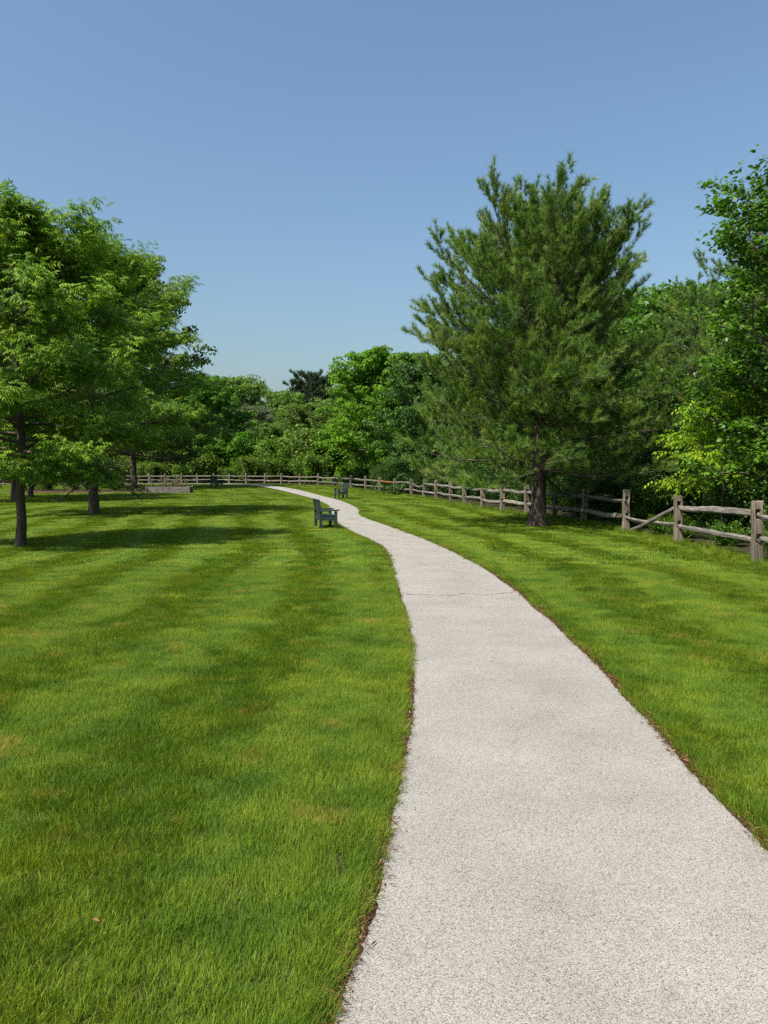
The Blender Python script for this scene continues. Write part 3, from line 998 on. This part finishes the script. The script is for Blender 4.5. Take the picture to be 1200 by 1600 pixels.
p2, np2 = pine(83, 9.5, 1.2, prof([(0, 2.8), (.3, 3.2), (.6, 2.5), (.85, 1.5), (1, .6)]), 15, 5, .18, 24, .16, .0065, M['needle'], (-2, 55), 9, 4, .3)
place(p2, 11.4, 28.6, 1.6, .88)
tag(p2, "smaller feathery pine behind the fence, right of the big pine", "tree")
p3 = copy_tree(p2)
place(p3, 13.5, 25.5, 3.9, 1.16)
tag(p3, "tall pine behind the glossy broadleaf tree at the right edge", "tree")

pf, npf = pine(97, 15.5, 6.0, prof([(0, 3.0), (.4, 4.2), (.75, 3.6), (1, 1.8)]), 14, 6, .25, 14, .34, .03, M['needle_far'], (0, 45), 7, 3, .5, tuft=1.6)
place(pf, -12.9, 146.0, .2, 1.3)
tag(pf, "dark blue-green pine rising above the distant woods", "tree")

# ------------------------------------------------------------------ glossy tree at the right edge, lime sapling
SL = simple_leaf(1.0, .72)
sk = skeleton(111, 7.6, 1.2, prof([(0, 1.9), (.25, 2.4), (.55, 2.7), (.8, 2.3), (1, 1.2)]), 62, .15, (5, 60), (.1, .25), 9, 7, .42, .34)
pear = build_tree("broadleaf_tree", sk, SL, M['leaf_pear'], 9, .11, M['bark'], jitter=.05, droop=-.35, mean=.5)
place(pear, 9.45, 16.6, .8, 1.03)
tag(pear, "glossy round-leaved tree reaching in from the right edge above the fence", "tree")

sk = skeleton(123, 3.45, 1.25, prof([(0, .8), (.4, 1.0), (.8, .7), (1, .3)]), 17, .03, (5, 45), (-.25, .0), 6, 5, .5, .28)
lime = build_tree("sapling", sk, compound(3, .24, .085, .048, 65, 1.4), M['leaf_lime'], 2, 1.0, M['bark'], mean=.5)
place(lime, 7.95, 18.0, .2)
tag(lime, "yellow-green sapling glowing in sun just behind the fence at right", "tree")

# ------------------------------------------------------------------ woodland beyond the fence
def put(src, name, x, y, rz, s, label, mat=None, sz=None, group=None):
    o = with_crown(src, mat) if mat else copy_tree(src)
    o.name = name
    place(o, x, y, rz, s, sz)
    tag(o, label, "tree", group)
    return o
place(wood1, -24.6, 128, .5, 1.22)
tag(wood1, "round-topped distant tree showing between the deep green maple and the woods", "tree")
place(wood2, -11.0, 118, 1.2, .92)
tag(wood2, "olive green tree low in front of the bright maple, beyond the far fence", "tree")
W = "woodland beyond the fence"
put(wood1, "woodland_tree", -18.2, 140, 2.2, 1.15, "wide dome-topped tree in the middle of the distant woods", None, None, W)
put(wood1, "woodland_tree", -8.6, 130, 4.0, .98, "distant tree directly below the dark pine top", M['leaf_olive'], None, W)
put(wood2, "woodland_tree", -18.6, 108, 3.0, .82, "greyish willow-like tree beyond the far fence", M['leaf_grey'], None, W)
put(wood2, "woodland_tree", -15.2, 104, .2, .62, "short mid-green tree behind the far fence, left of the olive one", M['leaf_wood'], None, W)
put(wood1, "woodland_tree", -13.8, 122, 1.0, .85, "mid-height green tree in the centre of the distant woods", None, None, W)
put(wood2, "woodland_tree", -6.0, 102, 5.0, .80, "dense tree tucked against the left side of the bright maple", None, None, W)
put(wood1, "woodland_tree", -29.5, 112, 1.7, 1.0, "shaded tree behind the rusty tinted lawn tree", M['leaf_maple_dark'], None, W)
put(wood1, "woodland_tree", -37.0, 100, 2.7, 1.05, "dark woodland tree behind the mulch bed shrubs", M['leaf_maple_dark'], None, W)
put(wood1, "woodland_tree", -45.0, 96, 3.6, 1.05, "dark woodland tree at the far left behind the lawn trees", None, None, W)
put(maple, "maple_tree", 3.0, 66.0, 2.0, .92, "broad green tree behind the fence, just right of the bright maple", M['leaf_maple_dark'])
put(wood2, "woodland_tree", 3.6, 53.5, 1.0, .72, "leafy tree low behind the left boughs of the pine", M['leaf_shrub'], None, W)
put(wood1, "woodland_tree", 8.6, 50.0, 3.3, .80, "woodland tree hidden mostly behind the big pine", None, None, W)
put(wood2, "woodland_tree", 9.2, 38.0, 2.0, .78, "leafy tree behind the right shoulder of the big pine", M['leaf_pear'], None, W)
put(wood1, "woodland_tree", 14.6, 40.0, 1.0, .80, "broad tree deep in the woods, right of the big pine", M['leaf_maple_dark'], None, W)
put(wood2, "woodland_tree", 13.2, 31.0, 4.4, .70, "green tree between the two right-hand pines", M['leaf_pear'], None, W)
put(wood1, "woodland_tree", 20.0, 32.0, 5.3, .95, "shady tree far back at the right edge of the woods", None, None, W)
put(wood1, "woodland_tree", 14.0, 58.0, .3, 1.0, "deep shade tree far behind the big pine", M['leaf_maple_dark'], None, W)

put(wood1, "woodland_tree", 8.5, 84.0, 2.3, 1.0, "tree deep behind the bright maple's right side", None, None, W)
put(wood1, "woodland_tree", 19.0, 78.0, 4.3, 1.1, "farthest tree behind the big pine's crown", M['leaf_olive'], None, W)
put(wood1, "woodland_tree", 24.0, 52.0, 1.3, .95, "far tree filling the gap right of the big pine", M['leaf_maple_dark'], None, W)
put(wood1, "woodland_tree", -3.0, 98.0, 3.1, .95, "tree filling the gap behind the bright maple", None, None, W)

# lawn trees in the shade at the far left
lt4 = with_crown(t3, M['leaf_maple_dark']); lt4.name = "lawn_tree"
place(lt4, -22.25, 48.3, 2.5, .62)
tag(lt4, "shaded lawn tree with stout trunk, third in the left-hand row", "tree")
lt5 = with_crown(t2, M['leaf_pear']); lt5.name = "lawn_tree"
place(lt5, -20.3, 42.2, 2.0, 1.0)
tag(lt5, "dark-trunked lawn tree half hidden behind the nearest slender tree", "tree")

# ------------------------------------------------------------------ shrubs
def shrub(seed, H, rad, nleaf, size, mat, leaf=QL, stems=9):
    r = np.random.default_rng(seed)
    root = empty("shrub")
    polys = []; tips = []
    for i in range(stems):
        az = i * 2.4 + r.normal(0, .3); e = R(r.uniform(38, 82))
        d = np.array([math.cos(az) * math.cos(e), math.sin(az) * math.cos(e), math.sin(e)])
        L = min(H / max(.3, math.sin(e)), rad / max(.2, math.cos(e))) * r.uniform(.75, 1.0)
        P = grow(r, np.array([r.normal(0, .06), r.normal(0, .06), 0.0]), d, L, 6, -.1, .09)
        polys.append((P, np.linspace(.016, .004, 7)))
        for s in np.linspace(.2, 1, 9):
            q, qd = along(P, s)
            for _ in range(2):
                dd = nrm1(qd * .5 + r.normal(0, .6, 3))
                P2 = grow(r, q, dd, rad * .38 * r.uniform(.5, 1.1), 3, .1, .1)
                polys.append((P2, np.linspace(.006, .002, 4)))
                tips.append(P2[2]); tips.append(P2[3])
    v, f = tubes(polys, 4)
    link("stems", mesh_np("stems", v, f, True), M['twig'], root)
    T = np.array(tips); n = len(T); k = max(1, nleaf // n)
    cl = np.repeat(np.arange(n), k)
    P = T[cl] + r.normal(0, rad * .10, (n * k, 3))
    P[:, 2] = np.maximum(P[:, 2], .03)
    D = norm(r.normal(0, 1, (n * k, 3)) * np.array([1, 1, .6]) + np.array([0, 0, -.15]))
    X, Y, Z = frames(D, r, .6)
    V, Fc = stamp(leaf[0], leaf[1], P, X, Y, Z, size * r.uniform(.65, 1.25, n * k))
    link("foliage", mesh_np("foliage", V, Fc, False, {"tint": tints(r, cl, len(leaf[0]), .14, .17)}), mat, root)
    return root

sh1 = shrub(201, 1.7, 1.25, 9000, .085, M['leaf_shrub'])
sh2 = shrub(202, 2.6, 1.6, 9000, .11, M['leaf_shrub'], stems=11)
sh3 = shrub(203, .9, .75, 4000, .07, M['leaf_pear'], stems=9)
shf = shrub(204, 2.6, 2.0, 6000, .20, M['leaf_wood'], stems=10)
used = {}
def put_shrub(src, x, y, rz, s, label, group=None, mat=None, name="shrub"):
    if mat is None and src.name not in used:
        used[src.name] = 1; o = src
    else:
        o = copy_tree(src)
        if mat:
            for ch in o.children:
                if ch.name.startswith("foliage"):
                    ch.material_slots[0].link = 'OBJECT'; ch.material_slots[0].material = mat
    o.name = name
    place(o, x, y, rz, s)
    tag(o, label, "shrub", group)
    return o
rs = random.Random(77)
ORD = ["", "first", "second", "third", "fourth", "fifth", "sixth", "seventh", "eighth", "ninth", "tenth", "eleventh", "twelfth", "thirteenth", "fourteenth", "fifteenth", "sixteenth", "seventeenth", "eighteenth", "nineteenth", "twentieth"]
# understorey right behind the fence, from the right edge of the picture leftwards
for i in range(1, 18):
    a = Vector(FENCE[i]); b = Vector(FENCE[i + 1])
    nseg = min(2, max(1, round((b - a).length / 2.4)))
    for j in range(nseg):
        p = a.lerp(b, (j + .5) / nseg)
        nx = Vector((b.y - a.y, -(b.x - a.x))).normalized()
        q = p + nx * rs.uniform(1.5, 2.1)
        src = (sh1, sh2, sh1)[rs.randrange(3)]
        put_shrub(src, q.x, q.y, rs.uniform(0, 6), rs.uniform(.75, 1.0), "dark leafy shrub touching the %s fence bay from the right edge%s" % (ORD[i], "" if nseg == 1 else (", nearer half" if j == 0 else ", farther half")), "undergrowth shrubs behind the fence")
        q = p + nx * rs.uniform(3.6, 5.0)
        put_shrub(sh2, q.x, q.y, rs.uniform(0, 6), rs.uniform(1.1, 1.5), "tall shadowy shrub deeper behind the %s fence bay from the right edge%s" % (ORD[i], "" if nseg == 1 else (", nearer half" if j == 0 else ", farther half")), "understorey shrubs in the woods")
for i in range(18, 37):
    a = Vector(FENCE[i]); b = Vector(FENCE[i + 1])
    p = a.lerp(b, .5)
    nx = Vector((b.y - a.y, -(b.x - a.x))).normalized()
    q = p + nx * rs.uniform(2.2, 5.0) + (b - a) * rs.uniform(-.6, .6)
    put_shrub(shf, q.x, q.y, rs.uniform(0, 6), rs.uniform(.45, 1.2), "green thicket shrub at the %s fence bay left of the near-black post" % ORD[i - 17], "thicket shrubs behind the far fence", rs.choice([None, M['leaf_olive'], None]))
    q = p + nx * rs.uniform(6.5, 12) + (b - a) * rs.uniform(-1, 1)
    put_shrub(shf, q.x, q.y, rs.uniform(0, 6), rs.uniform(1.2, 2.3), "tall thicket shrub well behind the %s fence bay left of the near-black post" % ORD[i - 17], "deep thicket shrubs behind the far fence", rs.choice([None, M['leaf_olive'], M['leaf_maple_dark']]))
# weeds at the foot of the near fence
for (x, y, s, w) in ((7.35, 15.2, .75, "larger leafy weed clump under the first fence bay from the right edge"),
                     (7.5, 16.6, .55, "small weed clump left in the first fence bay from the right edge"),
                     (7.3, 18.6, .6, "small weed clump behind the slanting fallen rail"),
                     (7.45, 14.2, .6, "small weed clump beside the rightmost fence post"),
                     (7.0, 22.4, .55, "small weed clump under the third fence bay from the right edge"),
                     (6.7, 25.4, .6, "small weed clump at the leaning post beside the pine trunk"),
                     (7.2, 19.8, .5, "small weed clump near the low end of the slanting rail")):
    put_shrub(sh3, x, y, rs.uniform(0, 6), s, w, "weed clumps along the near fence", name="weed_clump")
# bed at the left
for (x, y, s, mt, lab) in ((-21.2, 60.2, .75, None, "low green shrub at the right end of the mulch bed"),
                           (-22.9, 59.4, .85, M['leaf_grey'], "greyish low shrub in front of the mulch bed middle"),
                           (-24.6, 60.6, .9, M['leaf_olive'], "olive low shrub in the mulch bed beside the shaded trunks"),
                           (-26.4, 59.8, .85, None, "low green shrub at the left end of the mulch bed")):
    put_shrub(sh1, x, y, rs.uniform(0, 6), s, lab, "shrubs in the mulch bed", mt)
put_shrub(sh2, -28.2, 60.5, 1.0, 1.05, "dark red-leaved shrub at the left edge behind the trunks", None, M['leaf_red'])

# dry stalks growing in the planter
def stalks():
    r = np.random.default_rng(9)
    polys = []; P = []; D = []
    for i in range(70):
        x = r.normal(.1, .75); y = r.uniform(-.5, .5)
        if abs(x) > 1.45: continue
        d = nrm1(np.array([r.normal(0, .22), r.normal(0, .22), 1]))
        q = grow(r, np.array([x, y, 0.0]), d, r.uniform(.35, 1.0), 5, -.05, .08)
        polys.append((q, np.linspace(.009, .005, 6)))
        for f in np.linspace(.3, 1, 8):
            pp, dd = along(q, f); P.append(pp); D.append(r.normal(0, 1, 3) + [0, 0, .4])
    o = empty("dry_plants", (-16.15, 57.9, .37 + float(zt(57.9))), R(4))
    v, f = tubes(polys, 4)
    link("stems", mesh_np("stems", v, f), M['twig'], o)
    P = np.array(P); X, Y, Z = frames(np.array(D), r, .6)
    V, Fc = stamp(QL[0], QL[1], P, X, Y, Z, .10 * r.uniform(.6, 1.3, len(P)))
    link("foliage", mesh_np("foliage", V, Fc, False, {"tint": np.repeat(r.random(len(P)), 4)}), M['dry_stalk'], o)
    return o
tag(stalks(), "tuft of dry brownish stalks growing in the grey planter", "plants")

# ------------------------------------------------------------------ grass
def blades(seed, n, half, h, w, lean, spread=.35):
    r = np.random.default_rng(seed)
    P = np.column_stack([r.uniform(-half, half, n), r.uniform(-half, half, n), np.zeros(n)])
    hh = h * r.uniform(.55, 1.25, n)
    az = r.normal(0, 1.1, n)
    ln = np.abs(r.normal(lean, spread, n))
    D = np.column_stack([np.cos(az) * np.sin(ln), np.sin(az) * np.sin(ln), np.cos(ln)])
    S = norm(np.column_stack([-np.sin(az), np.cos(az), np.zeros(n)]) + r.normal(0, .5, (n, 3)) * [1, 1, 0])
    ww = (w * r.uniform(.7, 1.3, n))[:, None]
    Mid = P + D * (hh * .55)[:, None]
    D2 = norm(D + np.column_stack([np.cos(az) * .5, np.sin(az) * .5, -.35 * np.ones(n)]) * r.uniform(.2, 1.0, n)[:, None])
    Tip = Mid + D2 * (hh * .5)[:, None]
    V = np.stack([P - S * ww, P + S * ww, Mid - S * ww * .8, Mid + S * ww * .8, Tip], 1).reshape(-1, 3)
    b = (np.arange(n) * 5)[:, None, None]
    Fc = (np.array([(0, 1, 3), (0, 3, 2), (2, 3, 4)])[None] + b).reshape(-1, 3)
    c = np.clip(r.normal(.5, .28, n), 0, 1)
    return mesh_np("grass_tuft", V, Fc, False, {"tint": np.repeat(c, 5)})

def tuft_obj(*a):
    me = blades(*a)
    me.materials.append(M['grass'])
    return bpy.data.objects.new("grass_tuft", me)      # a source for the nodes only, not linked to the scene

def grass_nodes(name, sources):
    ng = bpy.data.node_groups.new(name, 'GeometryNodeTree')
    ng.interface.new_socket("Geometry", in_out='INPUT', socket_type='NodeSocketGeometry')
    ng.interface.new_socket("Geometry", in_out='OUTPUT', socket_type='NodeSocketGeometry')
    gi = ng.nodes.new("NodeGroupInput"); go = ng.nodes.new("NodeGroupOutput")
    g2i = ng.nodes.new("GeometryNodeJoinGeometry")
    for s in reversed(sources):
        oi = ng.nodes.new("GeometryNodeObjectInfo")
        oi.inputs[0].default_value = s
        gti = ng.nodes.new("GeometryNodeGeometryToInstance")
        ng.links.new(oi.outputs["Geometry"], gti.inputs[0])
        ng.links.new(gti.outputs[0], g2i.inputs[0])
    iop = ng.nodes.new("GeometryNodeInstanceOnPoints")
    iop.inputs["Pick Instance"].default_value = True
    ng.links.new(gi.outputs[0], iop.inputs["Points"])
    ng.links.new(g2i.outputs[0], iop.inputs["Instance"])
    def attr(nm, t):
        n = ng.nodes.new("GeometryNodeInputNamedAttribute"); n.data_type = t
        n.inputs[0].default_value = nm
        return n.outputs[0]
    ng.links.new(attr("pick", 'INT'), iop.inputs["Instance Index"])
    cx = ng.nodes.new("ShaderNodeCombineXYZ")
    ng.links.new(attr("rot", 'FLOAT'), cx.inputs[2])
    e2r = ng.nodes.new("FunctionNodeEulerToRotation")
    ng.links.new(cx.outputs[0], e2r.inputs[0])
    ng.links.new(e2r.outputs[0], iop.inputs["Rotation"])
    ng.links.new(attr("size", 'FLOAT_VECTOR'), iop.inputs["Scale"])
    ng.links.new(iop.outputs[0], go.inputs[0])
    return ng

SRC = [tuft_obj(1 + i, 430, .095, .044, .0011, .30) for i in range(4)] \
    + [tuft_obj(11 + i, 950, .24, .042, .0030, .75) for i in range(3)] \
    + [tuft_obj(21 + i, 1100, .60, .028, .0085, .8) for i in range(3)] \
    + [tuft_obj(31 + i, 95, .05, .062, .0012, .5) for i in range(3)]
NG = grass_nodes("grass_scatter", SRC)

def grid(x0, x1, y0, y1, step, r):
    X, Y = np.meshgrid(np.arange(x0, x1, step), np.arange(y0, y1, step))
    P = np.column_stack([X.ravel(), Y.ravel()])
    return P + r.uniform(-.5, .5, P.shape) * step

rg = np.random.default_rng(99)
CL = catmull((resample(EDGE_L, 300) + resample(EDGE_R, 300)) / 2, .6)[::2]
pts, rot, pick, size = [], [], [], []
def add_zone(P, margin, picks, base, jit):
    P = P[inside(P, LAWN_POLY)]
    P = P[~inside(P, PATH_POLY)]
    P = P[~inside(P, BED)]
    dl, _ = seg_dist(P, EDGE_L[::2]); dr, _ = seg_dist(P, EDGE_R[::2])
    P = P[np.minimum(dl, dr) > margin]
    d, ix = seg_dist(P, CL)
    T = norm(np.gradient(CL, axis=0))[ix]
    wv = (d + 10 + .12 * np.sin(P[:, 1] * .9) + .1 * np.sin(P[:, 0] * 1.7 + P[:, 1] * .4) + rg.normal(0, .08, len(P))) / .78
    sgn = np.where(np.floor(wv).astype(int) % 2 == 0, 1.0, -1.0)
    a = np.arctan2(T[:, 1] * sgn, T[:, 0] * sgn) + rg.normal(0, 1, len(P)) * np.interp(P[:, 1], [3, 9, 20], [jit, jit * .8, jit * .6])
    s = base * rg.uniform(.85, 1.15, (len(P), 1)) * np.column_stack([np.ones(len(P)), np.ones(len(P)), rg.uniform(.75, 1.2, len(P))])
    pts.append(P); rot.append(a); pick.append(rg.choice(picks, len(P))); size.append(s)
def wedge(P, k, m):
    return P[np.abs(P[:, 0]) < k * P[:, 1] + m]
P = wedge(grid(-9, 7, .6, 13.0, .105, rg), .56, 1.6)
add_zone(P, .16, [0, 1, 2, 3], 1.0, 1.1)
P = wedge(grid(-21, 7.2, 13.0, 36.0, .33, rg), .56, 2.5)
add_zone(P, .26, [4, 5, 6], 1.0, .5)
P = wedge(grid(-50, 7.2, 36.0, 88.0, .82, rg), .56, 3.0)
add_zone(P, .62, [7, 8, 9], 1.0, .42)
# small tufts filling up to the path's edges
for E, side in ((EDGE_L, -1), (EDGE_R, 1)):
    D_ = np.vstack([resample(E[E[:, 1] < 13], 900), ])
    tan = norm(np.gradient(D_, axis=0)); nn = np.column_stack([tan[:, 1], -tan[:, 0]]) * side
    for off in (.085, .11, .14):
        Q = D_ + nn * (off + rg.normal(0, .022, len(D_)) + wob(len(D_), .016, int(off * 1000) + side, 14))[:, None] + tan * rg.normal(0, .01, len(D_))[:, None]
        k = rg.random(len(Q)) < .62
        Q = Q[k]
        ang = np.arctan2(-nn[k, 1], -nn[k, 0]) + rg.normal(0, .9, len(Q))
        pts.append(Q); rot.append(ang); pick.append(rg.choice([10, 11, 12], len(Q)))
        size.append(np.column_stack([np.ones(len(Q))] * 2 + [rg.uniform(.7, 1.25, len(Q))]))
    D_ = resample(E[(E[:, 1] >= 13) & (E[:, 1] < 84)], 900)
    tan = norm(np.gradient(D_, axis=0)); nn = np.column_stack([tan[:, 1], -tan[:, 0]]) * side
    for off in (.10, .24, .42, .60):
        Q = D_ + nn * (off + rg.normal(0, .03, len(D_)))[:, None]
        if off > .3: k = Q[:, 1] > 36
        else: k = np.ones(len(Q), bool)
        Q = Q[k]
        ang = rg.uniform(0, 6.28, len(Q))
        pts.append(Q); rot.append(ang); pick.append(rg.choice([0, 1, 2, 3] if off < .2 else [4, 5, 6], len(Q)))
        size.append(np.column_stack([np.full(len(Q), 1.25 if off < .2 else .8)] * 2 + [rg.uniform(.8, 1.2, len(Q)) * np.interp(Q[:, 1], [20, 50], [1, .5])]))
FD = resample(FENCE[:20], 1500)
FD = FD + rg.normal(0, .16, FD.shape)
pts.append(FD); rot.append(rg.uniform(0, 6.28, len(FD))); pick.append(rg.choice([10, 11, 12], len(FD)))
size.append(np.column_stack([np.full(len(FD), 1.5)] * 2 + [rg.uniform(1.2, 3.4, len(FD))]))
P = np.vstack(pts)
me = bpy.data.meshes.new("lawn_grass")
me.vertices.add(len(P))
me.vertices.foreach_set("co", np.column_stack([P, zt(P[:, 1])]).astype(np.float32).ravel())
a = me.attributes.new("rot", 'FLOAT', 'POINT'); a.data.foreach_set("value", np.concatenate(rot).astype(np.float32))
a = me.attributes.new("pick", 'INT', 'POINT'); a.data.foreach_set("value", np.concatenate(pick).astype(np.int32))
a = me.attributes.new("size", 'FLOAT_VECTOR', 'POINT'); a.data.foreach_set("vector", np.vstack(size).astype(np.float32).ravel())
grass = link("grass", me, M['grass'])
md = grass.modifiers.new("scatter", 'NODES'); md.node_group = NG
tag(grass, "mown green lawn grass with faint mowing stripes and straw patches", "grass", kind="stuff")

# ------------------------------------------------------------------ litter along the path edges
def litter():
    r = np.random.default_rng(17)
    PP = []
    for E, side in ((EDGE_L, -1), (EDGE_R, 1)):
        D_ = resample(E[E[:, 1] < 26], 20000)
        tan = norm(np.gradient(D_, axis=0)); nn = np.column_stack([tan[:, 1], -tan[:, 0]]) * side
        dens = (np.sin(D_[:, 1] * 3.1) + np.sin(D_[:, 1] * 7.7 + 1) + r.normal(0, 1.0, len(D_))) > -.9
        Q = (D_ + nn * r.normal(.034, .028, len(D_))[:, None])[dens]
        PP.append(Q)
    # a few dry scraps on the grass and on the path
    PP.append(np.column_stack([r.uniform(-3, -.3, 16), r.uniform(2.3, 5.5, 16)]))
    q = np.column_stack([r.uniform(-.2, 1.8, 900), r.uniform(1.5, 14, 900)])
    q = q[inside(q, PATH_POLY)][:260]
    PP.insert(0, q)                                     # crumbs and clippings lying on the path
    nq = len(q)
    P = np.vstack(PP)
    n = len(P)
    z = np.full(n, .022) + r.uniform(0, .006, n)
    z[-16:] = .055
    P3 = np.column_stack([P, z])
    az = r.uniform(0, 6.28, n)
    D = np.column_stack([np.cos(az), np.sin(az), r.normal(0, .16, n)])
    X, Y, Z = frames(D, r, .5)
    L = r.uniform(.012, .055, n); Wd = np.where(r.random(n) < .10, r.uniform(.006, .012, n), r.uniform(.0014, .003, n))
    Wd[-16:] = .012; L[-16:] = r.uniform(.015, .03, 16)
    L[:nq] = r.uniform(.006, .02, nq); Wd[:nq] = r.uniform(.002, .006, nq)
    V = np.stack([P3 - X * L[:, None] / 2, P3 + Y * Wd[:, None] / 2 + Z * .003, P3 + X * L[:, None] / 2, P3 - Y * Wd[:, None] / 2 + Z * .003], 1).reshape(-1, 3)
    Fc = (np.array([(0, 1, 2), (0, 2, 3)])[None] + (np.arange(n) * 4)[:, None, None]).reshape(-1, 3)
    t = np.clip(r.normal(.5, .26, n), 0, 1); t[-16:] = r.uniform(.5, .9, 16)
    return mesh_np("leaf_litter", V, Fc, False, {"tint": np.repeat(t, 4)})
tag(link("leaf_litter", litter(), M['litter']), "brown pine needles and dry scraps along the path edges", "litter", kind="stuff")
